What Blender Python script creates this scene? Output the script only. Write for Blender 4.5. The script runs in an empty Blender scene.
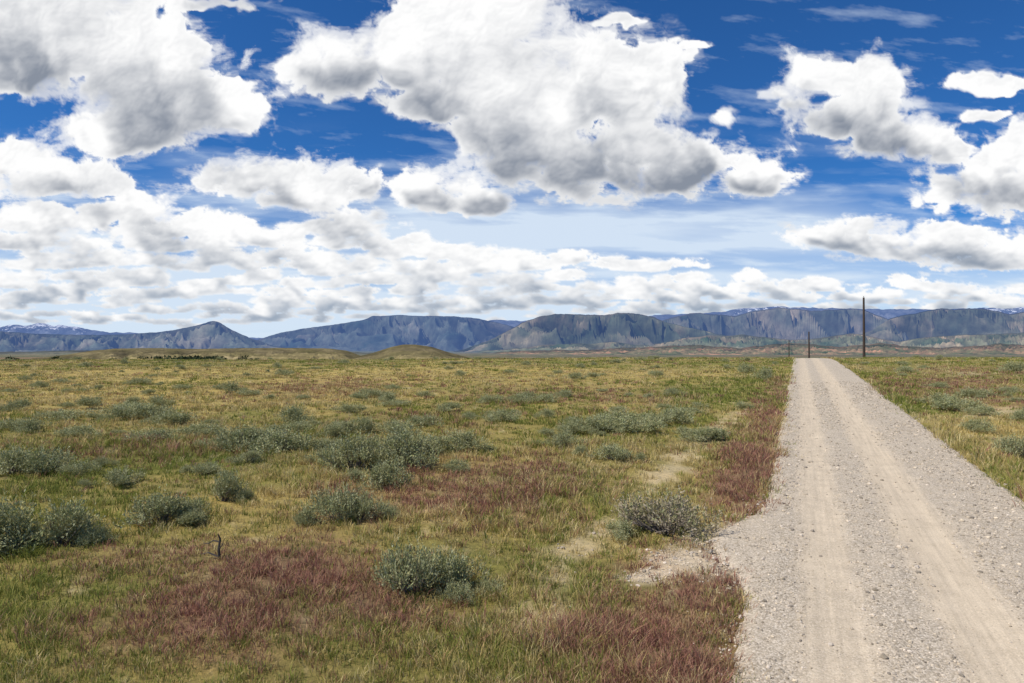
import bpy, math, random
import numpy as np
from mathutils import Vector
random.seed(7); rng=np.random.default_rng(11)
F=682.7; H=3.0; HY=350.0
scene=bpy.context.scene
# ------------------------------------------------------------ helpers
_p=np.random.default_rng(5).permutation(256); PERM=np.concatenate([_p,_p,_p])
_a=np.linspace(0,2*np.pi,256,endpoint=False); GX=np.cos(_a); GY=np.sin(_a)
_rq=np.random.default_rng(6);RX=_rq.random(256);RY=_rq.random(256)
def perlin(x,y,seed=0):
    x=np.asarray(x,float)+seed*17.31; y=np.asarray(y,float)+seed*9.73
    xf=np.floor(x); yf=np.floor(y); xi=xf.astype(np.int64)&255; yi=yf.astype(np.int64)&255
    fx=x-xf; fy=y-yf
    u=fx*fx*fx*(fx*(fx*6-15)+10); v=fy*fy*fy*(fy*(fy*6-15)+10)
    def g(ix,iy,dx,dy):
        h=PERM[PERM[ix&255]+(iy&255)]; return GX[h]*dx+GY[h]*dy
    a=g(xi,yi,fx,fy); b=g(xi+1,yi,fx-1,fy); c=g(xi,yi+1,fx,fy-1); d=g(xi+1,yi+1,fx-1,fy-1)
    return ((a+(b-a)*u)*(1-v)+(c+(d-c)*u)*v)*1.5
def worley(x,y,seed=0):
    x=x+seed*7.77;y=y+seed*3.33
    xf=np.floor(x);yf=np.floor(y);xi=xf.astype(np.int64);yi=yf.astype(np.int64);fx=x-xf;fy=y-yf
    acc=np.zeros_like(x)
    for i in(-1,0,1):
        for j in(-1,0,1):
            h=PERM[PERM[(xi+i)&255]+((yi+j)&255)]
            d=(i+RX[h]-fx)**2+(j+RY[h]-fy)**2
            acc+=np.exp(-12*d)
    return np.clip(-np.log(acc+1e-6)/12,0,1.2)
def fbm(x,y,o=4,seed=0,gain=.5):
    s=0;a=1;t=0
    for i in range(o):
        s=s+a*perlin(x*2**i,y*2**i,seed+i*3);t+=a;a*=gain
    return s/t
def sstep(a,b,x):
    t=np.clip((x-a)/(b-a),0,1); return t*t*(3-2*t)
def blur(A,r):
    k=np.exp(-.5*(np.arange(-int(2.5*r),int(2.5*r)+1)/r)**2);k/=k.sum()
    n=len(k)//2
    P=np.pad(A,((n,n),(0,0)),'edge');B_=sum(k[i]*P[i:i+A.shape[0]] for i in range(len(k)))
    P=np.pad(B_,((0,0),(n,n)),'edge');return sum(k[i]*P[:,i:i+A.shape[1]] for i in range(len(k)))
def mesh_np(name,V,Fc,smooth=False):
    me=bpy.data.meshes.new(name)
    V=np.ascontiguousarray(V,dtype=np.float32); Fc=np.ascontiguousarray(Fc,dtype=np.int32)
    k=Fc.shape[1]
    me.vertices.add(len(V)); me.vertices.foreach_set('co',V.ravel())
    me.loops.add(Fc.size); me.loops.foreach_set('vertex_index',Fc.ravel())
    me.polygons.add(len(Fc)); me.polygons.foreach_set('loop_start',np.arange(0,Fc.size,k,dtype=np.int32))
    me.update(calc_edges=True)
    me.polygons.foreach_set('use_smooth',np.full(len(Fc),smooth,dtype=bool))
    return me
def add_col(me,name,C):
    a=me.attributes.new(name,'FLOAT_COLOR','POINT')
    C=np.asarray(C,np.float32)
    if C.shape[1]==3: C=np.concatenate([C,np.ones((len(C),1),np.float32)],1)
    a.data.foreach_set('color',np.ascontiguousarray(C).ravel())
def add_obj(name,me,label=None,cat=None,kind=None,group=None):
    o=bpy.data.objects.new(name,me); scene.collection.objects.link(o)
    if label:o["label"]=label
    if cat:o["category"]=cat
    if kind:o["kind"]=kind
    if group:o["group"]=group
    return o
def gridfaces(nr,nc):
    i=np.arange(nr-1)[:,None]*nc+np.arange(nc-1)[None,:]
    i=i.ravel(); return np.stack([i,i+1,i+nc+1,i+nc],1)
class NT:
    def __init__(s,mat):
        s.t=mat.node_tree; s.t.nodes.clear()
    def n(s,ty,**kw):
        nd=s.t.nodes.new(ty)
        for k,v in kw.items():
            if k=='ins':
                for kk,vv in v.items(): nd.inputs[kk].default_value=vv
            else: setattr(nd,k,v)
        return nd
    def l(s,a,b): s.t.links.new(a,b)
def newmat(name):
    m=bpy.data.materials.new(name); m.use_nodes=True; return m,NT(m)
def ramp(nt,fac,stops):
    r=nt.n('ShaderNodeValToRGB'); e=r.color_ramp.elements
    while len(e)>1:e.remove(e[-1])
    e[0].position=stops[0][0]; e[0].color=(*stops[0][1],1) if len(stops[0][1])==3 else stops[0][1]
    for p,c in stops[1:]:
        q=e.new(p); q.color=(*c,1)
    nt.l(fac,r.inputs[0]); return r.outputs[0]
def mixc(nt,fac,a,b,mode='MIX'):
    m=nt.n('ShaderNodeMix',data_type='RGBA',blend_type=mode)
    for s,v in ((0,fac),(6,a),(7,b)):
        if hasattr(v,'is_output'): nt.l(v,m.inputs[s])
        else: m.inputs[s].default_value=v if not isinstance(v,tuple) else (*v,1)
    return m.outputs[2]
def noise(nt,vec,scale,detail=5,rough=.6):
    n=nt.n('ShaderNodeTexNoise'); n.inputs['Scale'].default_value=scale; n.inputs['Detail'].default_value=detail; n.inputs['Roughness'].default_value=rough
    nt.l(vec,n.inputs['Vector']); return n.outputs['Fac']
# ------------------------------------------------------------ terrain functions
_ys=np.arange(-400,60000,1.0)
_sl=np.interp(_ys,[-400,-100,-60,55,115,300,1500,4000,60000],[0,0,.0278,.0278,-.03,-.03,-.01,0,0])
_z=np.cumsum(_sl); _z-=np.interp(0,_ys,_z)
def road_x(y):
    y=np.asarray(y,float); d=np.clip(y-85,0,200)
    return .42*y-.0014*d*d
def flare(y):      # the road widens where the gravel turnout leaves it
    return .75*np.exp(-((np.asarray(y,float)-9.9)/1.25)**2)
def smooth_z(x,y):
    k=.84+.16*sstep(-30,15,x)
    z=np.interp(y,_ys,_z)*k
    near=sstep(2500,60,np.hypot(x,y))
    z=z+.10*near*fbm(x/30,y/30,2,3)*sstep(6,25,np.abs(y))
    far=sstep(250,1500,y)
    return z+far*3.0*fbm(x/400,y/400,3,8)
def edge_off(x,y):
    l=x-road_x(y)
    w=.17*perlin(x*.8,y*.8,40)+.20*perlin(x*2.6,y*2.6,41)+.13*perlin(x*7,y*7,43)+.10*perlin(x*.25,y*.25,42)
    return np.maximum(-.26-flare(y)-l,l-3.77)+w
def ground_z(x,y):
    off=edge_off(x,y)
    out=sstep(.02,.6,off)
    z=smooth_z(x,y)
    near=sstep(150,50,y)
    rough=(.05*fbm(x/1.3,y/1.3,3,20)+.22*fbm(x/9,y/9,2,23)*sstep(0,8,off))*near
    bank=-.10*sstep(.3,2,off)*sstep(6,2,off)
    return z+out*(.015+rough+bank)-(1-out)*.07
def hit(px,py):
    u=(px-512)/F; v=(py-HY)/F
    Y=np.geomspace(3,140,2500)
    g=smooth_z(u*Y,Y)-(H-v*Y)
    idx=np.argmax(g>0) if (g>0).any() else len(Y)-1
    return u*Y[idx],Y[idx]
def blobs(L):
    out=[]
    for q in L:
        px,py,rx,ry=q[:4];s=q[4] if len(q)>4 else 1.0
        x,y=hit(px,py); _,ya=hit(px,max(py-ry,361)); _,yb=hit(px,py+ry)
        out.append((x,y,rx/F*y,max((ya-yb)/2,.15),s))
    return out
def mask(B,x,y,warp=.35,seed=60,soft=.6):
    m=np.zeros_like(x)
    n=fbm(x/1.6,y/1.6,5,seed,.6)
    for bx,by,rx,ry,s in B:
        L=math.hypot(bx,by); dx,dy=bx/L,by/L
        ax=(x-bx)*dy-(y-by)*dx; al=(x-bx)*dx+(y-by)*dy
        d=np.sqrt((ax/rx)**2+(al/ry)**2)
        m=np.maximum(m,s*sstep(1+soft,1-soft,d+n*warp*2.2))
    return m
PUR=blobs([(280,595,120,46),(300,568,70,28),(660,640,95,75),(700,585,55,42),(748,470,36,48),(764,420,22,26,.8),(776,390,12,14,.5),
 (450,492,95,22,.8),(510,475,70,18,.7),(150,560,70,16,.55),(330,386,70,8,.45),(560,395,90,9,.45),(950,384,60,10,.6),(1000,402,60,9,.5),(90,630,50,16,.45),(120,452,70,10,.35),(420,420,60,8,.35),(1000,372,60,6,.5)])
LUSH=blobs([(570,600,50,70),(480,650,90,40),(560,480,60,16),(630,505,50,14),(60,590,90,36,.7),(890,395,50,12),(700,400,60,14),(200,450,120,20,.8),(720,430,30,20),(760,380,30,8)])
DRY=blobs([(100,376,180,10),(300,400,160,10),(560,375,190,8),(980,425,40,14),(640,408,90,9),(420,376,200,8),(150,395,150,8),(60,410,120,8),(300,500,150,10,.6)])
SPUR=blobs([(770,545,50,30),(735,550,55,22),(692,557,44,14),(650,569,28,8)])
SOILR=blobs([(990,412,22,6,.8),(960,374,18,3,.6),(1010,440,18,7,.5)])
TR=np.array([hit(a,b) for a,b in((745,402),(722,424),(700,440),(672,462),(648,486),(618,512),(585,538),(560,562),(535,592),(520,615))])
def trail(x,y):
    d=np.full(np.shape(x),1e9)
    for a,b in zip(TR[:-1],TR[1:]):
        ab=b-a;t=np.clip(((x-a[0])*ab[0]+(y-a[1])*ab[1])/(ab@ab),0,1)
        d=np.minimum(d,np.hypot(x-a[0]-ab[0]*t,y-a[1]-ab[1]*t)/(1+.03*y))
    n=fbm(x/.8,y/.8,5,66,.68)
    return .9*sstep(.42,.04,d+n*.5)*sstep(-.35,.15,fbm(x/1.1,y/1.1,3,67)+.02)
def masks(x,y):
    sp=np.clip(fbm(x/.8,y/.8,5,68,.68)*3.4-.8,0,1)*.7
    bare=np.clip(np.maximum(np.maximum(trail(x,y),sp),mask(SOILR,x,y,.5,65,.6)),0,1)
    return (mask(PUR,x,y,.65,60,.85),bare,mask(LUSH,x,y,.5,62,.7),mask(DRY,x,y,.5,63,.7),mask(SPUR,x,y,.45,64,.45))
# ------------------------------------------------------------ ground sheet
az=np.radians(np.concatenate([np.linspace(-180,-46,90,endpoint=False),np.linspace(-46,46,760,endpoint=False),np.linspace(46,180,90)]))
rr=np.concatenate([[.05,.5,1.0],np.geomspace(1.5,60000,470)])
R,A=np.meshgrid(rr,az,indexing='ij')
X=R*np.sin(A);Y=R*np.cos(A)
Z=ground_z(X,Y)
me=mesh_np('ground',np.stack([X,Y,Z],-1).reshape(-1,3),gridfaces(len(rr),len(az))[:,::-1],True)
x=X.ravel();y=Y.ravel()
mp,mb,ml,md,ms=masks(x,y)
nb=fbm(x/5,y/5,4,70)[:,None]; nc=fbm(x/22,y/22,3,71)[:,None]
olive=np.array([.26,.21,.074]);grn=np.array([.17,.172,.044]);yel=np.array([.43,.325,.115]);pur=np.array([.235,.135,.095]);soil=np.array([.56,.45,.29]);lush=np.array([.14,.16,.034]);grav=np.array([.58,.475,.35])
C=grn+(olive-grn)*np.clip(.6+1.3*nb,0,1)
C=C+(yel-C)*np.clip(.15+nc*1.5,0,1)*.6
for m_,c,s in ((md,yel,.75),(ml,lush,.65),(mp,pur,.75),(mb,soil,.8),(ms,grav,1)):
    C=C+(c-C)*(m_[:,None]*s)
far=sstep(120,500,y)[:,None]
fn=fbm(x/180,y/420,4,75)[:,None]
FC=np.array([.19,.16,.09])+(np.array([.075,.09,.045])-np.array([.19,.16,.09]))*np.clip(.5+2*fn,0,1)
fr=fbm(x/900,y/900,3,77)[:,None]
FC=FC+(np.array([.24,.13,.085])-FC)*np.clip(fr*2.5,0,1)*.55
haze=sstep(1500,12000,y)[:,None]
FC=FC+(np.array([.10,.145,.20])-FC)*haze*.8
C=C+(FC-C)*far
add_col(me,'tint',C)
m,nt=newmat('grassland_soil')
o=nt.n('ShaderNodeOutputMaterial');b=nt.n('ShaderNodeBsdfPrincipled',ins={'Roughness':.95,'Specular IOR Level':.1})
at=nt.n('ShaderNodeAttribute',attribute_name='tint');tc=nt.n('ShaderNodeTexCoord')
n1=noise(nt,tc.outputs['Object'],9,8,.75);n2=noise(nt,tc.outputs['Object'],.6,5,.6)
c1=mixc(nt,1.0,at.outputs['Color'],ramp(nt,n1,[(.25,(.5,.5,.5)),(.5,(.98,.98,.98)),(.75,(1.45,1.4,1.3))]),'MULTIPLY')
c2=mixc(nt,1.0,c1,ramp(nt,n2,[(.3,(.78,.82,.78)),(.7,(1.22,1.14,1.05))]),'MULTIPLY')
nt.l(c2,b.inputs['Base Color'])
bp=nt.n('ShaderNodeBump',ins={'Strength':.8,'Distance':.06});nt.l(n1,bp.inputs['Height']);nt.l(bp.outputs[0],b.inputs['Normal'])
nt.l(b.outputs[0],o.inputs[0]);me.materials.append(m)
add_obj('ground',me,'rolling grassland of green and dry grass with bare soil patches','ground','structure')
# ------------------------------------------------------------ road sheet
yy=np.concatenate([np.arange(-12,30,.07),np.arange(30,110,.3),np.arange(110,260,1.5)])
ll=np.linspace(-2.0,4.6,132)
YY,LL=np.meshgrid(yy,ll,indexing='ij');XX=road_x(YY)+LL
def road_prof(l,x,y):
    t=-.022*np.exp(-((l-.38)/.33)**2)-.026*np.exp(-((l-1.85)/.36)**2)
    t+=.03-.012*((np.maximum(l,-.3)-1.65)/2)**2
    fl=flare(y)
    edge=sstep(-.4-fl,-1.0-fl,l)+sstep(3.8,4.4,l)
    gr=np.clip(1-np.exp(-((l-.38)/.36)**2)-np.exp(-((l-1.85)/.4)**2),0,1)
    t+=(.014*fbm(x*3,y*3,3,90)*gr+.007*fbm(x*1.1,y*1.1,2,91))*sstep(40,20,y)
    t+=.016*np.sin(y*2*np.pi/.5+2.5*perlin(x*.6,y*.6,93))*np.exp(-((l-.38)/.4)**2)*sstep(34,15,y)*(.5+.5*perlin(x*.3,y*.3,94))
    t+=.008*perlin(l*9,y*.35,97)*sstep(30,10,y)*(np.exp(-((l-.38)/.4)**2)+np.exp(-((l-1.85)/.4)**2))
    return t-.2*edge
ZZ=smooth_z(XX,YY)+road_prof(LL,XX,YY)
me=mesh_np('road',np.stack([XX,YY,ZZ],-1).reshape(-1,3),gridfaces(len(yy),len(ll))[:,::-1],True)
uv=np.stack([LL.ravel(),YY.ravel(),0*LL.ravel()],1)
at=me.attributes.new('lane','FLOAT_VECTOR','POINT');at.data.foreach_set('vector',uv.astype(np.float32).ravel())
m,nt=newmat('gravel_road')
o=nt.n('ShaderNodeOutputMaterial');b=nt.n('ShaderNodeBsdfPrincipled',ins={'Roughness':.95,'Specular IOR Level':.15})
tc=nt.n('ShaderNodeTexCoord');at=nt.n('ShaderNodeAttribute',attribute_name='lane')
sx=nt.n('ShaderNodeSeparateXYZ');nt.l(at.outputs['Vector'],sx.inputs[0])
mp_=nt.n('ShaderNodeMapping');mp_.inputs['Scale'].default_value=(1,.18,1);nt.l(at.outputs['Vector'],mp_.inputs[0])
wn=noise(nt,mp_.outputs[0],3.0,8,.75)
ma=nt.n('ShaderNodeMath',operation='MULTIPLY_ADD');nt.l(wn,ma.inputs[0]);ma.inputs[1].default_value=.7;nt.l(sx.outputs[0],ma.inputs[2])
mr=nt.n('ShaderNodeMapRange');nt.l(ma.outputs[0],mr.inputs[0]);mr.inputs[1].default_value=-.75;mr.inputs[2].default_value=4.75
def P(l): return (l+.35+.75)/5.5
lane=ramp(nt,mr.outputs[0],[(P(-.6),(.3,.3,.3)),(P(-.15),(.1,.1,.1)),(P(0.12),(.85,.85,.85)),(P(.58),(.8,.8,.8)),(P(.82),(.15,.15,.15)),(P(1.28),(.15,.15,.15)),(P(1.52),(1,1,1)),(P(2.1),(1,1,1)),(P(2.4),(.3,.3,.3)),(P(3.0),(.12,.12,.12)),(P(3.3),(.2,.2,.2))])
vo=nt.n('ShaderNodeTexVoronoi',ins={'Scale':56.0,'Randomness':1.0});nt.l(tc.outputs['Object'],vo.inputs['Vector'])
sv=nt.n('ShaderNodeSeparateColor');nt.l(vo.outputs['Color'],sv.inputs[0])
grc=ramp(nt,sv.outputs[0],[(0,(.195,.165,.125)),(.35,(.335,.285,.22)),(.7,(.475,.405,.32)),(1,(.66,.585,.485))])
n3=noise(nt,tc.outputs['Object'],3,8,.7);n4=noise(nt,tc.outputs['Object'],60,3,.7)
dust=mixc(nt,n3,(.49,.39,.265),(.72,.60,.445))
rut=nt.n('ShaderNodeMapping');rut.inputs['Scale'].default_value=(14,.5,1);nt.l(at.outputs['Vector'],rut.inputs[0])
n5=noise(nt,rut.outputs[0],1.0,5,.6)
dust=mixc(nt,1.0,dust,ramp(nt,n5,[(.35,(.86,.86,.86)),(.6,(1.06,1.06,1.06))]),'MULTIPLY')
dust2=mixc(nt,1.0,dust,ramp(nt,n4,[(.3,(.74,.74,.74)),(.6,(1.06,1.06,1.06))]),'MULTIPLY')
mm=nt.n('ShaderNodeMath',operation='MULTIPLY_ADD');nt.l(n3,mm.inputs[0]);mm.inputs[1].default_value=1.3;mm.inputs[2].default_value=-.65
ad=nt.n('ShaderNodeMath',operation='ADD',use_clamp=True);nt.l(lane,ad.inputs[0]);nt.l(mm.outputs[0],ad.inputs[1])
mul=nt.n('ShaderNodeMath',operation='MULTIPLY_ADD',use_clamp=True);nt.l(ad.outputs[0],mul.inputs[0]);mul.inputs[1].default_value=.70;mul.inputs[2].default_value=.20
nt.l(mixc(nt,mul.outputs[0],grc,dust2),b.inputs['Base Color'])
inv=nt.n('ShaderNodeMath',operation='SUBTRACT',use_clamp=True);inv.inputs[0].default_value=1.1;nt.l(mul.outputs[0],inv.inputs[1])
hb=nt.n('ShaderNodeMath',operation='MULTIPLY');nt.l(vo.outputs['Distance'],hb.inputs[0]);nt.l(inv.outputs[0],hb.inputs[1])
bp=nt.n('ShaderNodeBump',invert=True,ins={'Strength':.7,'Distance':.012});nt.l(hb.outputs[0],bp.inputs['Height'])
bp2=nt.n('ShaderNodeBump',ins={'Strength':.5,'Distance':.01});nt.l(n4,bp2.inputs['Height']);nt.l(bp.outputs[0],bp2.inputs['Normal'])
nt.l(bp2.outputs[0],b.inputs['Normal']);nt.l(b.outputs[0],o.inputs[0]);me.materials.append(m)
add_obj('road',me,'unpaved gravel road with two dusty wheel tracks','dirt road','structure')
# ------------------------------------------------------------ gravel stones
def icos():
    t=(1+5**.5)/2
    v=np.array([(-1,t,0),(1,t,0),(-1,-t,0),(1,-t,0),(0,-1,t),(0,1,t),(0,-1,-t),(0,1,-t),(t,0,-1),(t,0,1),(-t,0,-1),(-t,0,1)],float);v/=np.linalg.norm(v[0])
    f=np.array([(0,11,5),(0,5,1),(0,1,7),(0,7,10),(0,10,11),(1,5,9),(5,11,4),(11,10,2),(10,7,6),(7,1,8),(3,9,4),(3,4,2),(3,2,6),(3,6,8),(3,8,9),(4,9,5),(2,4,11),(6,2,10),(8,6,7),(9,8,1)])
    return v,f
iv,iface=icos()
N=115000
py=np.exp(rng.uniform(np.log(3.6),np.log(40),N)); pl=rng.uniform(-1.6,4.3,N)
gr=np.clip(1.0-.92*np.exp(-((pl-.38)/.34)**4)-.96*np.exp(-((pl-1.85)/.40)**4),0,1)
pxx=road_x(py)+pl
cl=.5+1.4*fbm(pl*.9,py*.4,5,95,.65)
keep=(rng.random(N)<gr*np.clip(cl,.08,1))&(edge_off(pxx,py)<.4)
py=py[keep];pl=pl[keep];pxx=pxx[keep]
sz=smooth_z(pxx,py)+road_prof(pl,pxx,py)
sz=np.maximum(sz,ground_z(pxx,py))
N2=32000
gx=rng.uniform(.0,5.0,N2*3);gy=rng.uniform(5,14,N2*3);_,b_,_,_,s_=masks(gx,gy)
l_=gx-road_x(gy);kk=(rng.random(N2*3)<(s_*.6+b_*.04+.4*sstep(.9,.0,edge_off(gx,gy))))&(l_<-.2)&(edge_off(gx,gy)>0)
gx=gx[kk][:N2];gy=gy[kk][:N2]
PX=np.concatenate([pxx,gx]);PY=np.concatenate([py,gy]);PZ=np.concatenate([sz,ground_z(gx,gy)])
n=len(PX)
s=.0040*np.exp(rng.normal(0,.62,n))*(1+PY/16); s=np.clip(s,.0025,.03+.0004*PY)
sc=s[:,None]*rng.uniform(.65,1.3,(n,3));sc[:,2]*=.7
V=iv[None]*sc[:,None,:]*rng.uniform(.85,1.15,(n,12,1))
th=rng.uniform(0,6.28,n);c_,s2=np.cos(th)[:,None],np.sin(th)[:,None]
V=np.stack([V[...,0]*c_-V[...,1]*s2,V[...,0]*s2+V[...,1]*c_,V[...,2]],-1)
V+=np.stack([PX,PY,PZ+s*.2],1)[:,None,:]
Fc=(iface[None]+12*np.arange(n)[:,None,None]).reshape(-1,3)
me=mesh_np('gravel',V.reshape(-1,3),Fc,False)
tone=rng.uniform(.22,.68,n);wm=rng.uniform(.03,.13,n)
col=np.stack([tone*(1.03),tone*(.89-wm*.3),tone*(.74-wm)],1)
add_col(me,'tint',np.repeat(col,12,0))
def simple_attr_mat(name,rough=.9,trans=0.0):
    m,nt=newmat(name)
    o=nt.n('ShaderNodeOutputMaterial');b=nt.n('ShaderNodeBsdfPrincipled',ins={'Roughness':rough,'Specular IOR Level':.15})
    at=nt.n('ShaderNodeAttribute',attribute_name='tint');tc=nt.n('ShaderNodeTexCoord')
    nn=noise(nt,tc.outputs['Object'],30,3,.6)
    c=mixc(nt,1.0,at.outputs['Color'],ramp(nt,nn,[(.3,(.85,.85,.85)),(.7,(1.12,1.12,1.12))]),'MULTIPLY')
    nt.l(c,b.inputs['Base Color'])
    if trans>0:
        t=nt.n('ShaderNodeBsdfTranslucent');nt.l(c,t.inputs[0]);mx=nt.n('ShaderNodeMixShader');mx.inputs[0].default_value=trans
        nt.l(b.outputs[0],mx.inputs[1]);nt.l(t.outputs[0],mx.inputs[2]);nt.l(mx.outputs[0],o.inputs[0])
    else: nt.l(b.outputs[0],o.inputs[0])
    return m
me.materials.append(simple_attr_mat('stone'))
add_obj('gravel',me,'loose grey and tan gravel stones strewn on the road','gravel','stuff')
# ------------------------------------------------------------ grass
def blades(bx,by,bz,h,w,lean,la,col,colt):
    n=len(bx);fa=rng.uniform(0,6.28,n)
    sxv=np.cos(fa)*w*.5;syv=np.sin(fa)*w*.5
    lx=np.cos(la)*lean*h;ly=np.sin(la)*lean*h
    up=h*np.sqrt(np.clip(1-.5*lean**2,.3,1))
    b=np.stack([bx,by,bz-.02],1);S=np.stack([sxv,syv,0*sxv],1)
    mid=np.stack([bx+lx*.35,by+ly*.35,bz+up*.6],1);tip=np.stack([bx+lx,by+ly,bz+up],1)
    V=np.stack([b-S,b+S,mid-S*.8,mid+S*.8,tip],1)
    base=5*np.arange(n)[:,None]
    Fc=np.concatenate([base+np.array([[0,1,3]]),base+np.array([[0,3,2]]),base+np.array([[2,3,4]])],1).reshape(-1,3)
    Cc=np.stack([col*.95,col*.95,col,col,colt],1)
    return V.reshape(-1,3),Fc,Cc.reshape(-1,3)
NT_=115000
ty=np.exp(rng.uniform(np.log(3.9),np.log(115),NT_));tu=rng.uniform(-.86,.86,NT_);tx=tu*ty
off=edge_off(tx,ty)
mp,mb,ml,md,ms=masks(tx,ty)
clump=.36+1.8*fbm(tx/.4,ty/.4,4,80,.6)
pk=np.clip(clump+.2+.3*mp+.3*ml,0.05,1)*(1-.82*mb)*(1-.95*ms)*sstep(-.2,.6,off)*(.75+.25*sstep(6,20,ty))
kp=rng.random(NT_)<pk
tx=tx[kp];ty=ty[kp];mp=mp[kp];mb=mb[kp];ml=ml[kp];md=md[kp];off=off[kp]
tz=ground_z(tx,ty);nT=len(tx);K=12
r2=rng.random(nT)
g1=fbm(tx/1.6,ty/1.6,4,81);g2=fbm(tx/10,ty/10,3,82)
kindp=(r2<np.clip(mp*.88+.03+.40*np.clip(g1-.12,0,1),0,.90))
dryp=(~kindp)&(rng.random(nT)<np.clip(.40+.5*md-.2*ml+1.1*g2+.3*mb,.08,.92))
greens=np.array([[.22,.25,.05],[.28,.30,.068],[.33,.32,.088],[.16,.19,.042]]);dr=np.array([[.56,.44,.18],[.46,.36,.14],[.64,.52,.26]]);pu=np.array([[.35,.175,.12],[.26,.12,.09],[.43,.24,.165],[.40,.28,.15]])
col=greens[rng.integers(0,4,nT)];col=np.where(dryp[:,None],dr[rng.integers(0,3,nT)],col);col=np.where(kindp[:,None],pu[rng.integers(0,4,nT)],col)
tall=1+.9*np.exp(-((tx-1.1)/1.0)**2-((ty-6.3)/1.3)**2)*mp
hh=rng.uniform(.04,.115,nT)*(1+.45*ml)*(1+.15*kindp)*(1-.35*mb)*(1+.7*np.clip(fbm(tx/3,ty/3,2,83)*2,-.5,1))*(1+.5*sstep(1.5,.3,off)*sstep(-.1,.4,off))*(1+.3*sstep(6,14,ty))*tall
rep=lambda a:np.repeat(a,K,0)
spread=.05+.0035*rep(ty)
n=nT*K
ang=rng.uniform(0,6.28,n);rad=np.sqrt(rng.random(n))*spread
bx=rep(tx)+np.cos(ang)*rad;by=rep(ty)+np.sin(ang)*rad;bz=rep(tz)
h=rep(hh)*rng.uniform(.5,1.3,n);w=(.0022+.0007*rep(ty))*rng.uniform(.7,1.3,n)
kr=rep(kindp)
lean=np.where(kr,rng.uniform(.3,1.0,n),rng.uniform(.15,.95,n));la=ang+rng.normal(0,.5,n)
cc=rep(col)*rng.uniform(.75,1.22,(n,1));ct=cc*np.where(rng.random((n,1))<.3,[[1.35,1.25,1.15]],[[1.1,1.05,1.0]])
V,Fc,Cc=blades(bx,by,bz,h,w,lean,la,cc,np.clip(ct,0,.8))
me=mesh_np('grass',V,Fc,False);add_col(me,'tint',Cc);me.materials.append(simple_attr_mat('grass_blade',.8,.3))
add_obj('grass',me,'short green, straw and reddish cheatgrass covering the plain','grass','stuff')
# ------------------------------------------------------------ sagebrush
def tube(pts,rad,k=5):
    V=[];Fc=[]
    for i,(p,r) in enumerate(zip(pts,rad)):
        for j in range(k):
            a=6.283*j/k;V.append((p[0]+r*math.cos(a),p[1]+r*math.sin(a),p[2]+r*.4*math.sin(a*1.0)))
    for i in range(len(pts)-1):
        for j in range(k):
            Fc.append((i*k+j,i*k+(j+1)%k,(i+1)*k+(j+1)%k,(i+1)*k+j))
    return V,Fc
leafmat=simple_attr_mat('sage_leaf',.85,.15)
barkm,nt=newmat('grey_bark')
o=nt.n('ShaderNodeOutputMaterial');b=nt.n('ShaderNodeBsdfPrincipled',ins={'Roughness':.9});tc=nt.n('ShaderNodeTexCoord')
nt.l(ramp(nt,noise(nt,tc.outputs['Object'],14,5,.7),[(.3,(.08,.065,.05)),(.7,(.27,.22,.175))]),b.inputs['Base Color']);nt.l(b.outputs[0],o.inputs[0])
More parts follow.
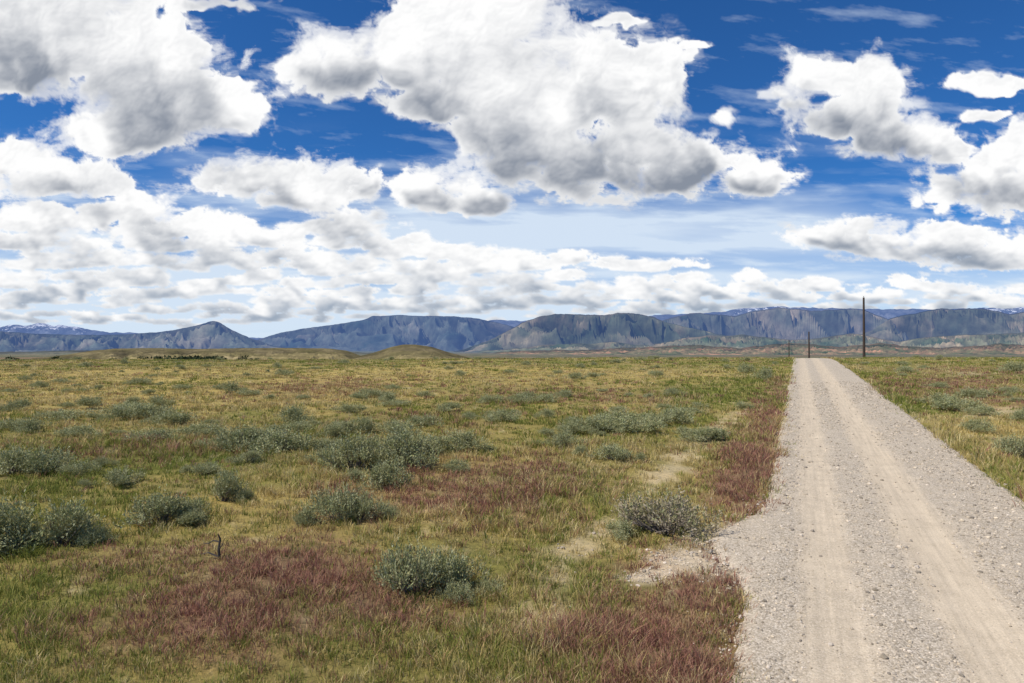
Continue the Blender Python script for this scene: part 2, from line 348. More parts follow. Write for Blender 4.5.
def sage(seed,ns=760,cols=((.38,.39,.20),(.47,.47,.27),(.28,.30,.13),(.41,.38,.18)),stems=34):
    r=np.random.default_rng(seed)
    nl=r.integers(9,17);ca=r.uniform(0,6.28,nl);cr=r.uniform(.05,.95,nl)
    LC=np.stack([np.cos(ca)*cr,np.sin(ca)*cr*r.uniform(.6,1),r.uniform(.04,.55,nl)*(1.15-.75*cr)],1);LR=r.uniform(.15,.38,nl)
    li=r.integers(0,nl,ns)
    d=r.normal(0,1,(ns,3));d[:,2]=np.abs(d[:,2])*.9-.3;d/=np.linalg.norm(d,axis=1)[:,None]
    rad=r.uniform(.15,1.25,ns)**.6
    p=LC[li]+d*(LR[li]*rad)[:,None];p[:,2]=np.maximum(p[:,2],.03)
    ax=d*.7+np.array([0,0,.9])+r.normal(0,.35,(ns,3));ax/=np.linalg.norm(ax,axis=1)[:,None]
    K=9
    P=np.repeat(p,K,0)+np.repeat(ax,K,0)*r.uniform(-.02,.26,(ns*K,1))*np.repeat(r.uniform(.4,1.6,(ns,1)),K,0)+r.normal(0,.010,(ns*K,3))
    ld=np.repeat(ax,K,0)*1.0+r.normal(0,.45,(ns*K,3));ld/=np.linalg.norm(ld,axis=1)[:,None]
    sd=np.cross(ld,r.normal(0,1,(ns*K,3)));sd/=np.linalg.norm(sd,axis=1)[:,None]
    L=r.uniform(.04,.085,(ns*K,1));W=L*.19
    V=np.stack([P,P+ld*L*.6+sd*W,P+ld*L,P+ld*L*.6-sd*W],1).reshape(-1,3)
    n=ns*K;Fc=np.arange(4*n).reshape(n,4)
    base=np.array(cols)[r.integers(0,len(cols),ns)]
    c=np.repeat(base,K,0)*r.uniform(.7,1.2,(n,1))
    me=mesh_np('foliage',V,Fc,False);add_col(me,'tint',np.repeat(c,4,0));me.materials.append(leafmat)
    TV=[];TF=[]
    for k in range(stems):
        q=p[r.integers(0,ns)]*np.array([1.0,1.0,1.05]);s0=np.array([r.normal(0,.06),r.normal(0,.06),-.08])
        m1=s0+(q-s0)*.4+r.normal(0,.05,3)*[1,1,.4]-[0,0,.04];m2=s0+(q-s0)*.75+r.normal(0,.04,3)
        v,f=tube([s0,m1,m2,q],[.028,.019,.012,.005]);o_=len(TV);TV+=v;TF+=[tuple(i+o_ for i in ff) for ff in f]
        for q2 in range(2):
            e2=m2+(q-s0)*.3+r.normal(0,.08,3);v,f=tube([m2,(m2+e2)/2+r.normal(0,.01,3),e2],[.009,.007,.004],4);o_=len(TV);TV+=v;TF+=[tuple(i+o_ for i in ff) for ff in f]
    mt=bpy.data.meshes.new('woody_stem');mt.from_pydata([tuple(v) for v in TV],[],TF);mt.materials.append(barkm)
    return me,mt
SV=[sage(100+i) for i in range(10)]
WV=[sage(203,600,((.40,.33,.23),(.44,.38,.26),(.36,.36,.18),(.31,.28,.15)),70)]
placed=[]
def put_sage(x,y,width,height,near,label,V=None):
    z=float(ground_z(np.array(x),np.array(y)))
    S=V or SV[random.randrange(len(SV))]
    ob=add_obj('sagebrush',None if near else S[0],label,'bush',None,'sagebrush scattered over the grassland')
    a=random.uniform(0,6.28) if V is None else 0.3;ob.location=(x,y,z);ob.rotation_euler=(0,0,a);ob.scale=(width/1.8,width/1.8,height/.95)
    if near:
        c=add_obj('foliage',S[0]);c.parent=ob
        c=add_obj('woody_stem',S[1]);c.parent=ob
    placed.append((x,y,width))
auth=[(415,588,66,52),(452,584,60,44),(338,523,54,38),(362,520,40,28),(666,530,84,42),(160,527,60,30),(188,523,38,24),(225,503,42,26),(15,548,86,46),(62,546,70,38),(355,470,58,34),(412,468,68,36),(384,487,52,30),(462,452,48,20),(430,455,48,22),(372,456,44,22),(395,452,44,20),
(240,450,54,24),(280,452,66,24),(262,444,54,18),(14,476,58,28),(48,474,58,28),(120,489,42,18),(205,477,32,13),(250,464,30,12),(135,420,48,16),(158,418,40,14),(178,424,44,14),(565,448,32,15),(610,458,40,16),(600,432,50,17),(640,431,60,19),(674,421,44,17),(575,436,34,12),(618,424,44,14),(658,424,34,14),
(520,404,28,10),(545,405,28,10),(490,404,28,9),(362,430,34,14),(130,412,54,11),(300,430,40,11),(200,436,44,12),(350,414,32,9),(960,409,48,16),(940,404,34,12),(972,396,32,10),(1016,454,36,24),(975,430,28,14),(1015,372,36,10),(905,372,20,8),
(765,378,24,14),(745,372,20,10),(450,412,30,9),(395,408,28,8),(60,420,54,10),(20,432,44,12),(80,440,44,12),(155,442,48,12),(330,448,40,13)]
for k,(a,b_,w_,h_) in enumerate(auth):
    x_,y_=hit(a,b_)
    if k==4: put_sage(x_,y_,w_/F*y_*1.05,h_/F*y_*1.05,True,'woody purplish-grey sagebrush clump growing beside the gravel spur',WV[0])
    else: put_sage(x_,y_,w_/F*y_,h_/F*y_*1.05,b_>440,'grey-green sagebrush clump growing in the dry grass' if b_<520 else 'large silvery sagebrush clump standing among reddish grass')
    if k<34:
        for q in range(1+(k%2)):
            s_=random.choice((-1,1));x2=x_+s_*w_/F*y_*random.uniform(.5,.75);y2=y_+random.uniform(-.3,.5)*w_/F*y_
            put_sage(x2,y2,w_/F*y_*random.uniform(.35,.6),h_/F*y_*random.uniform(.35,.6),False,'small grey-green sagebrush clump in the open grassland')
tries=0
while len(placed)<298 and tries<12000:
    tries+=1
    py_=math.exp(random.uniform(math.log(19),math.log(100)));px_=random.uniform(-.8,.8)*py_
    l_=px_-float(road_x(py_))
    if -2.2<l_<5.0: continue
    dens=float(fbm(np.array(px_/9),np.array(py_/9),3,99))
    thr=.05 if px_<0 else .10
    if dens<thr-random.random()*.25: continue
    if any((px_-q[0])**2+(py_-q[1])**2<(.4*q[2])**2 for q in placed): continue
    w_=random.uniform(.4,1.3)
    put_sage(px_,py_,w_,w_*random.uniform(.3,.46),False,'small grey-green sagebrush clump in the open grassland')
# ------------------------------------------------------------ dead branch sticking out of the grass
x_,y_=hit(218,562)
z_=float(ground_z(np.array(x_),np.array(y_)));TV=[];TF=[]
for pts,rd in (([(.03,0,-.05),(.02,0,.1),(.03,.01,.2),(.01,0,.25)],[.018,.015,.011,.006]),([(.03,.01,.17),(-.04,.0,.185),(-.10,.02,.15),(-.16,.02,.155)],[.012,.011,.008,.004]),([(0,0,.03),(-.10,.02,.06),(-.19,.03,.04)],[.012,.009,.004]),([(.02,0,.1),(.07,-.02,.15),(.08,-.02,.2)],[.009,.006,.003])):
    v,f=tube([Vector(p) for p in pts],rd,6);o_=len(TV);TV+=v;TF+=[tuple(i+o_ for i in ff) for ff in f]
me=bpy.data.meshes.new('dead_branch');me.from_pydata(TV,[],TF)
dm,nt=newmat('charred_wood');o=nt.n('ShaderNodeOutputMaterial');b=nt.n('ShaderNodeBsdfPrincipled',ins={'Roughness':.9});tc=nt.n('ShaderNodeTexCoord')
nt.l(ramp(nt,noise(nt,tc.outputs['Object'],20,4,.6),[(.3,(.02,.016,.014)),(.7,(.07,.055,.045))]),b.inputs['Base Color']);nt.l(b.outputs[0],o.inputs[0]);me.materials.append(dm)
ob=add_obj('dead_branch',me,'dark bent dead twig poking up out of the reddish grass','branch');ob.location=(x_,y_,z_);ob.scale=(1.2,1.2,1.3)
# ------------------------------------------------------------ utility poles
pm,nt=newmat('weathered_pole');o=nt.n('ShaderNodeOutputMaterial');b=nt.n('ShaderNodeBsdfPrincipled',ins={'Roughness':.85});tc=nt.n('ShaderNodeTexCoord')
mpn=nt.n('ShaderNodeMapping');mpn.inputs['Scale'].default_value=(6,6,.5);nt.l(tc.outputs['Object'],mpn.inputs[0])
nt.l(ramp(nt,noise(nt,mpn.outputs[0],3,5,.6),[(.3,(.03,.02,.015)),(.7,(.08,.052,.038))]),b.inputs['Base Color']);nt.l(b.outputs[0],o.inputs[0])
im,nt=newmat('insulator_glaze');o=nt.n('ShaderNodeOutputMaterial');b=nt.n('ShaderNodeBsdfPrincipled',ins={'Base Color':(.12,.10,.09,1),'Roughness':.3});nt.l(b.outputs[0],o.inputs[0])
def rev(prof,k=14):
    V=[];Fc=[]
    for r,z in prof:
        for j in range(k):
            a=6.2832*j/k;V.append((r*math.cos(a),r*math.sin(a),z))
    for i in range(len(prof)-1):
        for j in range(k):Fc.append((i*k+j,i*k+(j+1)%k,(i+1)*k+(j+1)%k,(i+1)*k+j))
    Fc.append(tuple(range((len(prof)-1)*k,len(prof)*k)));return V,Fc
for k,(px,ptop,Yp) in enumerate([(864,296,104),(809,331,205),(789,340,320)]):
    xp=(px-512)/F*Yp;g=float(ground_z(np.array(xp),np.array(float(Yp))));top=H+(HY-ptop)/F*Yp;hp=top-g-.22
    r0=.2 if k==0 else .26
    v,f=rev([(r0,-1),(r0,0),(r0*.97,1.0),(r0*.85,hp*.5),(r0*.68,hp-.05),(r0*.55,hp)])
    me=bpy.data.meshes.new('pole_shaft');me.from_pydata(v,[],f);me.materials.append(pm)
    ob=add_obj('utility_pole',None,['tall dark wooden utility pole standing beside the gravel road','dark wooden utility pole beyond the crest of the road','small far wooden utility pole beyond the road crest'][k],'utility pole',None,'utility poles along the road')
    ob.location=(xp,Yp,g)
    c=add_obj('pole_shaft',me);c.parent=ob
    v,f=rev([(.02,-.05),(.02,.08),(.06,.09),(.065,.13),(.04,.15),(.055,.17),(.04,.22),(.01,.23)],10)
    mi=bpy.data.meshes.new('insulator');mi.from_pydata(v,[],f);mi.materials.append(im)
    c=add_obj('insulator',mi);c.parent=ob;c.location=(0,0,hp)
# ------------------------------------------------------------ hills and mountains
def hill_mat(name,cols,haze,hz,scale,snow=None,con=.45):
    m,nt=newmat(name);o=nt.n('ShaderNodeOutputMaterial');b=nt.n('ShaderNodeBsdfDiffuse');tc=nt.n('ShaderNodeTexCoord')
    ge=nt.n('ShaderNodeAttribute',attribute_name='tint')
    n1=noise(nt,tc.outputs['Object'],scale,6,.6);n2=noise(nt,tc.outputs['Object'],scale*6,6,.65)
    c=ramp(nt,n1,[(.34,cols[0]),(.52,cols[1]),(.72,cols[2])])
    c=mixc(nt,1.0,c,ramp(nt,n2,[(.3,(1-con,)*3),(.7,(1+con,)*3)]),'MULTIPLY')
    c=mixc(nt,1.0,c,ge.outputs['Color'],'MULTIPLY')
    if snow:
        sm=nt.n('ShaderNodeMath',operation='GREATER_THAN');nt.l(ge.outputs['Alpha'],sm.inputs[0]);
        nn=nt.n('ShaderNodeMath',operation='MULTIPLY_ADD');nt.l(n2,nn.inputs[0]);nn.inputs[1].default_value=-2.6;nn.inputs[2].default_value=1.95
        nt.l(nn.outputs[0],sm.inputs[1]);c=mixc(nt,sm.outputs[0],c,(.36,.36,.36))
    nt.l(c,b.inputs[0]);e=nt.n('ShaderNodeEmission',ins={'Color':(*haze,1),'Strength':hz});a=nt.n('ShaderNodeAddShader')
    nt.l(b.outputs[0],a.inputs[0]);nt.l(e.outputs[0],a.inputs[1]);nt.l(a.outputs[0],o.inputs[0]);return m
def ridge(name,prof,dn,df,seed,mat,label,zb=-50,amp=.3,xr=None,nx=900,nr=70,spur=None,ex=1.2,snow=None,jag=.6,big=0,vcon=1.0):
    prof=np.array(prof,float);xr=xr or (prof[0,0],prof[-1,0])
    px=np.linspace(xr[0],xr[1],nx);u=(px-512)/F
    pyy=np.interp(px,prof[:,0],prof[:,1])
    ker=np.hanning(9);ker/=ker.sum();pyy=np.convolve(np.pad(pyy,4,'edge'),ker,'valid')
    pyy=pyy+jag*1.8*fbm(px/14,px*0+seed,5,seed,.6)+big*fbm(px/60,px*0+seed,2,seed+4)
    t=np.concatenate([np.linspace(0,1,nr),[1.08,1.3]])
    T,U=np.meshgrid(t,u,indexing='ij')
    Yd=dn+(df-dn)*T;Xd=U*Yd
    crest=H+(HY-pyy)/F*df;hgt=np.maximum(crest-zb,0)[None,:]
    sp=spur or (df-dn)*.22
    tt=np.clip(T,0,1)
    wx=Xd/sp+.8*fbm(Xd/sp/1.5,Yd/sp/1.5,3,seed+5)+.6*Yd/sp
    r1=1-np.abs(perlin(wx,Yd/sp*.45,seed+1))*2.4
    r2=1-np.abs(perlin(wx*2.3+r1*.5,Yd/sp*1.4,seed+2))*2.4
    r3=1-np.abs(perlin(wx*5.5+r2*.4,Yd/sp*4,seed+3))*2.4
    env=np.sin(np.pi*np.clip(tt,0,1)**.8)**.7
    sh=tt**ex
    Zd=zb+hgt*(sh+env*amp*(.6*r1+.42*r2+.26*r3-.4))
    Zd=np.where(T>1,zb+hgt*(1-(T-1)*2.0),Zd)
    lim=zb+hgt*(.985*(Yd/df))
    Zd=np.where(T<1,np.minimum(Zd,np.maximum(lim,zb-1)),Zd)
    me=mesh_np(name,np.stack([Xd,Yd,Zd],-1).reshape(-1,3),gridfaces(len(t),nx)[:,::-1] ,True)
    veg_shade=np.clip(.75+vcon*(.5*r1+.3*r2+.12*r3),.15,1.8)*(1.25-.6*sstep(.2,.8,tt+.15*fbm(Xd/sp/3,Yd/sp/3,3,seed+7)))  # slope tone, darker between spurs; upper slopes painted darker in place of cloud shadow
    C=np.stack([veg_shade,veg_shade*.98+.02,veg_shade*.9+.1*.9,np.zeros_like(veg_shade)],-1)
    if snow:
        sa=np.zeros(nx)
        for (a,b2,s_) in snow: sa=np.maximum(sa,s_*sstep(a-10,a+5,px)*sstep(b2+10,b2-5,px))
        C[...,3]=sa[None,:]*sstep(.55,.95,tt)*(.6+.4*np.clip(r2,0,1))
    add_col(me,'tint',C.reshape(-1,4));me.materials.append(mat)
    return add_obj(name,me,label,'mountains' if df>5000 else 'hill','structure')
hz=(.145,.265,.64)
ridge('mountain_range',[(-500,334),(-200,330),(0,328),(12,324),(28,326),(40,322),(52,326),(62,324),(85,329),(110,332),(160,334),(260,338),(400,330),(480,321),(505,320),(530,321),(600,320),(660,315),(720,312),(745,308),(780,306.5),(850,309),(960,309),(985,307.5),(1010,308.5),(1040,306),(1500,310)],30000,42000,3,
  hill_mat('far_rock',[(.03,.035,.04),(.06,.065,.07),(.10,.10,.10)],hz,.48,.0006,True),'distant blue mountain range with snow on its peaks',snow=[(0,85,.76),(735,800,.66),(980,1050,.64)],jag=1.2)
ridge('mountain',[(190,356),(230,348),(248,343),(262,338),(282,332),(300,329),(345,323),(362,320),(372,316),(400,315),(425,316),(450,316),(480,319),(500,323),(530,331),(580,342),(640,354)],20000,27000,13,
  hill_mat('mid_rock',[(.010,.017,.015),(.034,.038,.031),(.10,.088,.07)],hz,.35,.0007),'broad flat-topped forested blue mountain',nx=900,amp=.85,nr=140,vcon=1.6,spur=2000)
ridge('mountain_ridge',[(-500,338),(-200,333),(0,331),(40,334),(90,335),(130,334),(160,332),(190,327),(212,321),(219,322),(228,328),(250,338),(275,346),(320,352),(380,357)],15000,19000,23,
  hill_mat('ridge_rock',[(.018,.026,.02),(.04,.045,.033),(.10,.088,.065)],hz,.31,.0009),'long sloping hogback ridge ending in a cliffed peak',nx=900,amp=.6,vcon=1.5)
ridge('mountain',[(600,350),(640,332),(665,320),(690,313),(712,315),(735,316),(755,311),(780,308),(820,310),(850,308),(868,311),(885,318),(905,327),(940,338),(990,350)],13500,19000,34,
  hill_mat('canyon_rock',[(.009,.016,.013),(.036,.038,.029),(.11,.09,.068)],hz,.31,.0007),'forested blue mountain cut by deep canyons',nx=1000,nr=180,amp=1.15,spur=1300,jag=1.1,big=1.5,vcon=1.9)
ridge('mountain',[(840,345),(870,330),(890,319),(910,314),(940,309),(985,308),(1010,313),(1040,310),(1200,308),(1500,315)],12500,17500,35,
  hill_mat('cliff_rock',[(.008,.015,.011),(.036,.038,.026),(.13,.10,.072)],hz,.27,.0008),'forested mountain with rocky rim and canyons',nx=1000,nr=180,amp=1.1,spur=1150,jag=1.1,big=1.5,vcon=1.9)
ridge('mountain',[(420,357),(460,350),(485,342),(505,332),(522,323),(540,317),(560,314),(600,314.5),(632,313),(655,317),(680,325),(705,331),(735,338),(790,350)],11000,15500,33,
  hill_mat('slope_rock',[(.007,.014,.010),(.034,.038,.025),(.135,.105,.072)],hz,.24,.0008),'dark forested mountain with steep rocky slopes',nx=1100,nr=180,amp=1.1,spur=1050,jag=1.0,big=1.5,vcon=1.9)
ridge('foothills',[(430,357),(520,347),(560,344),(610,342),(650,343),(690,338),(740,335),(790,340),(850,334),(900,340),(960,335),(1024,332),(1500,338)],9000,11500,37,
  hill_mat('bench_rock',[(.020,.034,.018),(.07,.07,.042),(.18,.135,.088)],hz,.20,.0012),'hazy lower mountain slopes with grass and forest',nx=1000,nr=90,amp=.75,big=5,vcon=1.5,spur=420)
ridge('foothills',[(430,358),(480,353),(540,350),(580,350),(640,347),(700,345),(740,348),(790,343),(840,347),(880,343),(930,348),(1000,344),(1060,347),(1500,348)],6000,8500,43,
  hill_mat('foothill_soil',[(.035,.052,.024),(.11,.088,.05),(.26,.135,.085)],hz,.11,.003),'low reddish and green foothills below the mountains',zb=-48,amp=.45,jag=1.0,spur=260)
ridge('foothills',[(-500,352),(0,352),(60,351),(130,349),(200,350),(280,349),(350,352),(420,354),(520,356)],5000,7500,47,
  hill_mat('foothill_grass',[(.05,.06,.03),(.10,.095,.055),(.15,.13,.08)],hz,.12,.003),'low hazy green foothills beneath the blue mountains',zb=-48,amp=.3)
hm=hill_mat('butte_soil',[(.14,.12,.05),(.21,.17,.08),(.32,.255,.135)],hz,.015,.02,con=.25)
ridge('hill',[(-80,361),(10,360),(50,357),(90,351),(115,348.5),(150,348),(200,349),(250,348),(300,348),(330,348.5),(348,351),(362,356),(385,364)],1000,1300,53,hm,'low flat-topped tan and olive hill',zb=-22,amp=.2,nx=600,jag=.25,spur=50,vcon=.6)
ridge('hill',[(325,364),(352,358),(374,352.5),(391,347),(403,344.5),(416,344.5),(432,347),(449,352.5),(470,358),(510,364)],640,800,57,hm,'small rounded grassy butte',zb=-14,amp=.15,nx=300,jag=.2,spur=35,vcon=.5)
# distant woodland
TP=[]
for k in range(330):
    g=random.random()
    if g<.35: px=random.gauss(185,22);Yt=random.uniform(330,420)
    elif g<.6: px=random.uniform(-60,260);Yt=random.uniform(300,700)
    else: px=random.uniform(480,1060);Yt=random.uniform(900,2500)
    TP.append(((px-512)/F*Yt,Yt,random.uniform(2.0,4.5)*(1 if Yt<800 else 1.6)))
TV=[];TC=[]
for (a,b2,s_) in TP:
    g=float(ground_z(np.array(a),np.array(b2)))
    n=130;d=rng.normal(0,1,(n,3));d/=np.linalg.norm(d,axis=1)[:,None];d*=rng.uniform(.4,1,(n,1))
    p=d*[s_*.75,s_*.75,s_*.55]+[a,b2,g+s_*.55]
    e1=rng.normal(0,1,(n,3))*s_*.11;e2=rng.normal(0,1,(n,3))*s_*.11
    TV.append(np.stack([p-e1,p+e2,p+e1],1).reshape(-1,3));TC.append(np.repeat(np.array([[.06,.08,.035]])*rng.uniform(.6,1.3,(n,1)),3,0))
TV=np.concatenate(TV);me=mesh_np('woodland',TV,np.arange(len(TV)).reshape(-1,3));add_col(me,'tint',np.concatenate(TC));me.materials.append(leafmat)
add_obj('woodland',me,'far-off dark green trees and scrub on the valley floor','trees','stuff')
# ------------------------------------------------------------ clouds (sheet on the sky dome)
xs=np.arange(-300,1325,1.0);ys=np.arange(-250,354,1.0)
Xc,Yc=np.meshgrid(xs,ys)
v=(HY-Yc)/F
k=np.clip(np.log2(.55/(v+.045)),-.3,2.6)
st=1+1.1*sstep(120,300,ys);yyc=np.cumsum(st);YY2=np.repeat(yyc[:,None],len(xs),1)
sc=2.0**(-k)
wx=Xc+16*sc*perlin(Xc/60,YY2/60,301)+8*sc*perlin(Xc/22,YY2/22,303)+3*sc*perlin(Xc/9,YY2/9,305)
wy=Yc+12*sc*perlin(Xc/60,YY2/60,302)+6*sc*perlin(Xc/22,YY2/22,304)+2.5*sc*perlin(Xc/9,YY2/9,306)
CL=[ # cx,cy,rx,ryup,rydown
(60,40,150,75,56),(140,62,98,62,64),(205,106,72,42,32),(40,-20,200,60,60),(125,130,84,38,26),(10,72,70,50,24),
(335,62,66,44,32),(420,45,90,56,44),(500,60,105,75,62),(580,85,95,66,66),(640,80,58,42,30),(530,135,88,50,46),(600,165,92,50,34),(690,170,94,38,26),(748,180,48,26,13),(470,20,120,50,40),(440,98,60,30,20),
(215,0,60,10,6),(250,55,16,16,12),(295,188,92,42,22),(225,184,50,24,16),(345,192,42,24,15),(435,192,54,34,18),(470,206,40,18,10),
(822,84,46,36,28),(872,76,40,30,24),(850,115,60,32,26),(905,140,62,26,22),(945,148,34,15,11),(800,105,28,18,14),(780,90,18,12,10),
(990,192,80,44,24),(1060,175,90,60,36),(1000,84,54,12,8),(982,115,26,6,5),(732,119,18,12,8),(750,180,36,12,8),
(860,238,72,22,12),(930,248,96,26,14),(1000,258,86,24,14),(1060,250,60,24,12),(690,45,20,6,4),(620,20,26,8,6),
(60,184,84,28,16),(10,158,46,22,14),(120,212,70,20,12),(40,222,80,20,12),(190,228,76,18,10),(260,238,56,14,9),(340,228,66,18,10)]
GAPS=[(246,38,34,40,1.1),(295,118,30,8,.8),(235,146,36,6,.7),(385,140,50,14,1.3),(22,114,46,10,1.1),(160,172,44,7,.7),(388,196,7,26,.9),(510,220,40,6,.6),(60,246,80,2.5,.4),(730,80,30,60,.8),(880,182,40,18,1.0),(955,168,20,5,.8),(400,230,30,4,.4),(90,200,50,3,.5),(215,205,50,4,.7),(300,216,60,3,.5)]
r=np.random.default_rng(21)
for yb,wd,hh_,prob,xa,xb in ((192,50,15,.5,-300,100),(214,50,13,.55,-300,60),(244,52,11,.66,-300,440),(256,48,9.5,.70,-300,560),(267,42,8.5,.74,-300,660),(277,36,7.5,.78,-300,780),(286,32,6.8,.85,-300,1324),(294,27,6,.88,-300,1324),(301,24,5.2,.88,-300,1324),(308,21,4.6,.8,-300,1324),(315,18,3.8,.75,-300,1324),(322,16,3.2,.6,-300,600)):
    xq=xa
    while xq<xb:
        if r.random()<prob: CL.append((xq+r.normal(0,10),yb+r.normal(0,2.5),wd*r.uniform(.4,1.6),hh_*r.uniform(.8,1.8),hh_*.42))
        xq+=wd*r.uniform(.9,1.6)
for q in range(26):
    cx=r.uniform(-300,1324);cy=r.uniform(-250,-75);CL.append((cx,cy,r.uniform(50,130),r.uniform(30,60),r.uniform(20,36)))
for q in range(14):
    s_=-1 if r.random()<.5 else 1
    CL.append((512+s_*r.uniform(640,800),r.uniform(0,250),r.uniform(50,110),r.uniform(20,45),18))
B=np.full(Xc.shape,-1.6)
for cx,cy,rx,ru,rd in CL:
    x0=int(np.clip(cx-rx*1.9+300-30,0,len(xs)));x1=int(np.clip(cx+rx*1.9+300+30,0,len(xs)))
    y0=int(np.clip(cy-ru*1.9+250-30,0,len(ys)));y1=int(np.clip(cy+rd*1.9+250+30,0,len(ys)))
    if x1<=x0 or y1<=y0: continue
    sl=(slice(y0,y1),slice(x0,x1))
    dx=(wx[sl]-cx)/rx;dy=wy[sl]-cy;dy=np.where(dy<0,dy/ru,dy/rd)
    b=1-(dx*dx+dy*dy);b=np.clip(b,-1.6,1)
    B[sl]=np.maximum(B[sl],b)
for cx,cy,rx,ry,s_ in GAPS:
    B-=s_*np.exp(-(((wx-cx)/rx)**2+((wy-cy)/ry)**2))
puff=0;pw=0
for i in range(0,6):
    f_=2**i/62.0
    w_=np.clip(i-k+1,0,1)*.60**np.clip(i-k,0,9)
    puff=puff+w_*(.36-1.35*worley(wx*f_,YY2*f_,40+i));pw=pw+w_
puff=puff/pw
per=0;pw=0
for i in range(0,8):
    w_=np.clip(i-k+1,0,1)*.68**np.clip(i-k,0,9)
    per=per+w_*perlin(wx*2**i/110,YY2*2**i/110,310+i);pw=pw+w_
per=per/pw*1.9
puff-=np.median(puff);per-=np.median(per)
D=B*.85+.60*np.clip(B,0,.55)+puff*1.2+per*.95-.10
Ds=np.clip(blur(D,1.0),0,1.0)
def march(sgn,steps):
    tau=np.zeros_like(D);prev=0
    for s_ in steps:
        dyv=(s_*np.clip(sc[:,0],.13,1.2))*sgn
        rows=np.clip(np.arange(len(ys))-dyv,0,len(ys)-1);r0=np.floor(rows).astype(int);fr_=(rows-r0)[:,None];r1=np.minimum(r0+1,len(ys)-1)
        Q=np.roll(Ds[r0]*(1-fr_)+Ds[r1]*fr_,int(round(s_*.3*sgn)),axis=1)
        tau+=Q*(s_-prev);prev=s_
    return tau
ST=(2,4,7,11,16,23,32,44,58,76,96)
tu=blur(march(1,ST),1.2);td=blur(march(-1,ST),1.2)
rho=(td+3)/(tu+td+6)
thick=sstep(.1,.9,blur(np.clip(D,0,1.3),3))
dark=sstep(.68,.14,rho)*sstep(3,26,tu+td)
shade=1-.92*dark*(.3+.7*thick)
rel=blur(puff*1.1+per*.55,.7)
gy=np.gradient(rel,axis=0);gx=np.gradient(rel,axis=1)
emb=(gy*.85+gx*.5)*11*np.clip(sc,.2,1)
emb=emb/(1+np.abs(emb))
ins=sstep(.1,.7,D)
lowp=fbm(wx/80,YY2/50,3,360)
shade=shade+emb*.17*ins-.04*ins+np.clip(rel,-.6,.3)*.27*ins+lowp*.30*ins
shade=np.clip(shade,0,1)
ew=.22+.75*sstep(-.2,.45,fbm(Xc/70,YY2/70,3,350))
alpha=sstep(0,1,(D+.09)/ew)
wisp=fbm(wx/24,YY2/12,6,370,.66)
fr2=sstep(-.60,.40,D+wisp*1.15+.15*per)*sstep(-1.1,-.1,B)*.72
alpha=1-(1-alpha)*(1-fr2*(1-alpha*.5))
cir=fbm(Xc/170,YY2/34,5,330)
cir2=fbm((Xc+YY2*.8)/120,(YY2-Xc*.15)/22,6,335,.6)
band=np.exp(-((Yc-228)/24)**2)*sstep(330,430,Xc)*sstep(960,800,Xc)
band2=sstep(215,305,Yc)
lft=sstep(150,235,Yc)*sstep(700,360,Xc)
thin=np.clip(band*(.85+.4*cir)+band2*(.80+.25*cir)+lft*(.40+.8*cir)+.40*np.clip(cir*2.0+.1,0,1)*sstep(110,200,Yc)+.30*np.clip(cir2*2.4-.15,0,1),0,.92)
edge=sstep(-300,-180,Xc)*sstep(1324,1204,Xc)*sstep(-250,-170,Yc)
white=np.array([1.0,1.0,1.0]);hcol=np.array([.70,.81,.94])
gA=np.array([.25,.285,.35]);gB=np.array([.34,.41,.51])
grey=gA[None,None]+(gB-gA)[None,None]*sstep(200,320,Yc)[...,None]
colr=grey+(white-grey)*(shade**1.1)[...,None]
A2=1-(1-alpha)*(1-thin)
colf=(colr*alpha[...,None]+hcol*(thin*(1-alpha))[...,None])/np.maximum(A2,1e-3)[...,None]
A2=A2*edge
uu=(Xc-512)/F;vv=(HY-Yc)/F;ln=np.sqrt(uu**2+1+vv**2);RD=70000
V=np.stack([uu/ln*RD,1/ln*RD,vv/ln*RD+H],-1).reshape(-1,3)
me=mesh_np('sky',V,gridfaces(len(ys),len(xs)),True)
add_col(me,'cloud',np.concatenate([colf,A2[...,None]],-1).reshape(-1,4))
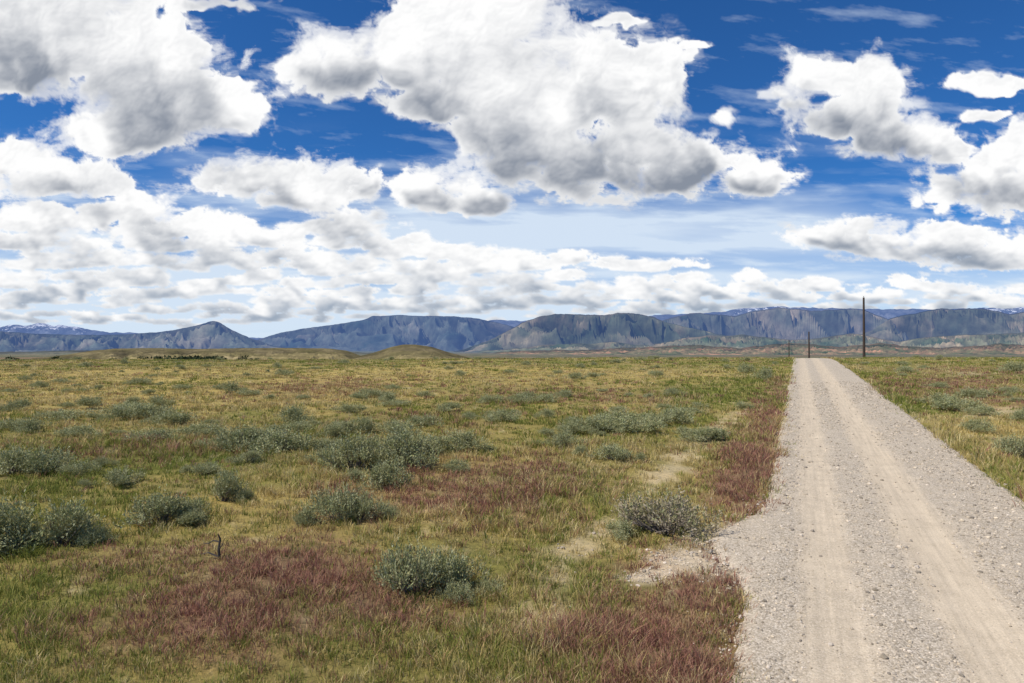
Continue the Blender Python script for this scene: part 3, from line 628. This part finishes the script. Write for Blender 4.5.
m,nt=newmat('cloud_layer');o=nt.n('ShaderNodeOutputMaterial');at=nt.n('ShaderNodeAttribute',attribute_name='cloud')
e=nt.n('ShaderNodeEmission');nt.l(at.outputs['Color'],e.inputs[0]);t=nt.n('ShaderNodeBsdfTransparent');mx=nt.n('ShaderNodeMixShader')
nt.l(at.outputs['Alpha'],mx.inputs[0]);nt.l(t.outputs[0],mx.inputs[1]);nt.l(e.outputs[0],mx.inputs[2]);nt.l(mx.outputs[0],o.inputs[0])
m.cycles.emission_sampling='NONE';me.materials.append(m)
add_obj('sky',me,'deep blue sky filled with white flat-based cumulus clouds','sky','structure')
# ------------------------------------------------------------ light, world, camera
el=math.radians(54);azs=math.radians(-112)
sd=Vector((math.sin(azs)*math.cos(el),math.cos(azs)*math.cos(el),math.sin(el)))
L=bpy.data.lights.new('sun','SUN');L.energy=4.9;L.angle=math.radians(.5);L.color=(1,.95,.86)
lo=bpy.data.objects.new('sun',L);scene.collection.objects.link(lo);lo.rotation_euler=sd.to_track_quat('Z','Y').to_euler()
w=bpy.data.worlds.new('World');scene.world=w;w.use_nodes=True;nt=w.node_tree
bg=nt.nodes['Background'];sk=nt.nodes.new('ShaderNodeTexSky');sk.sky_type='NISHITA';sk.sun_disc=False
sk.sun_elevation=el;sk.sun_rotation=azs%(2*math.pi);sk.air_density=1.0;sk.dust_density=.3;sk.ozone_density=2.5;sk.altitude=1500
mu=nt.nodes.new('ShaderNodeMix');mu.data_type='RGBA';mu.blend_type='MULTIPLY';mu.inputs[0].default_value=1;mu.inputs[7].default_value=(.24,.66,1.12,1)
nt.links.new(sk.outputs[0],mu.inputs[6]);nt.links.new(mu.outputs[2],bg.inputs[0]);bg.inputs[1].default_value=.095
cam=bpy.data.cameras.new('camera');cam.lens=24;cam.sensor_width=36;cam.clip_end=200000;cam.clip_start=.1
co=bpy.data.objects.new('camera',cam);scene.collection.objects.link(co);co.location=(0,0,H)
co.rotation_euler=(math.radians(90)+math.atan((HY-341.5)/F),0,0);scene.camera=co
scene.view_settings.view_transform='Standard';scene.view_settings.look='None';scene.view_settings.exposure=0
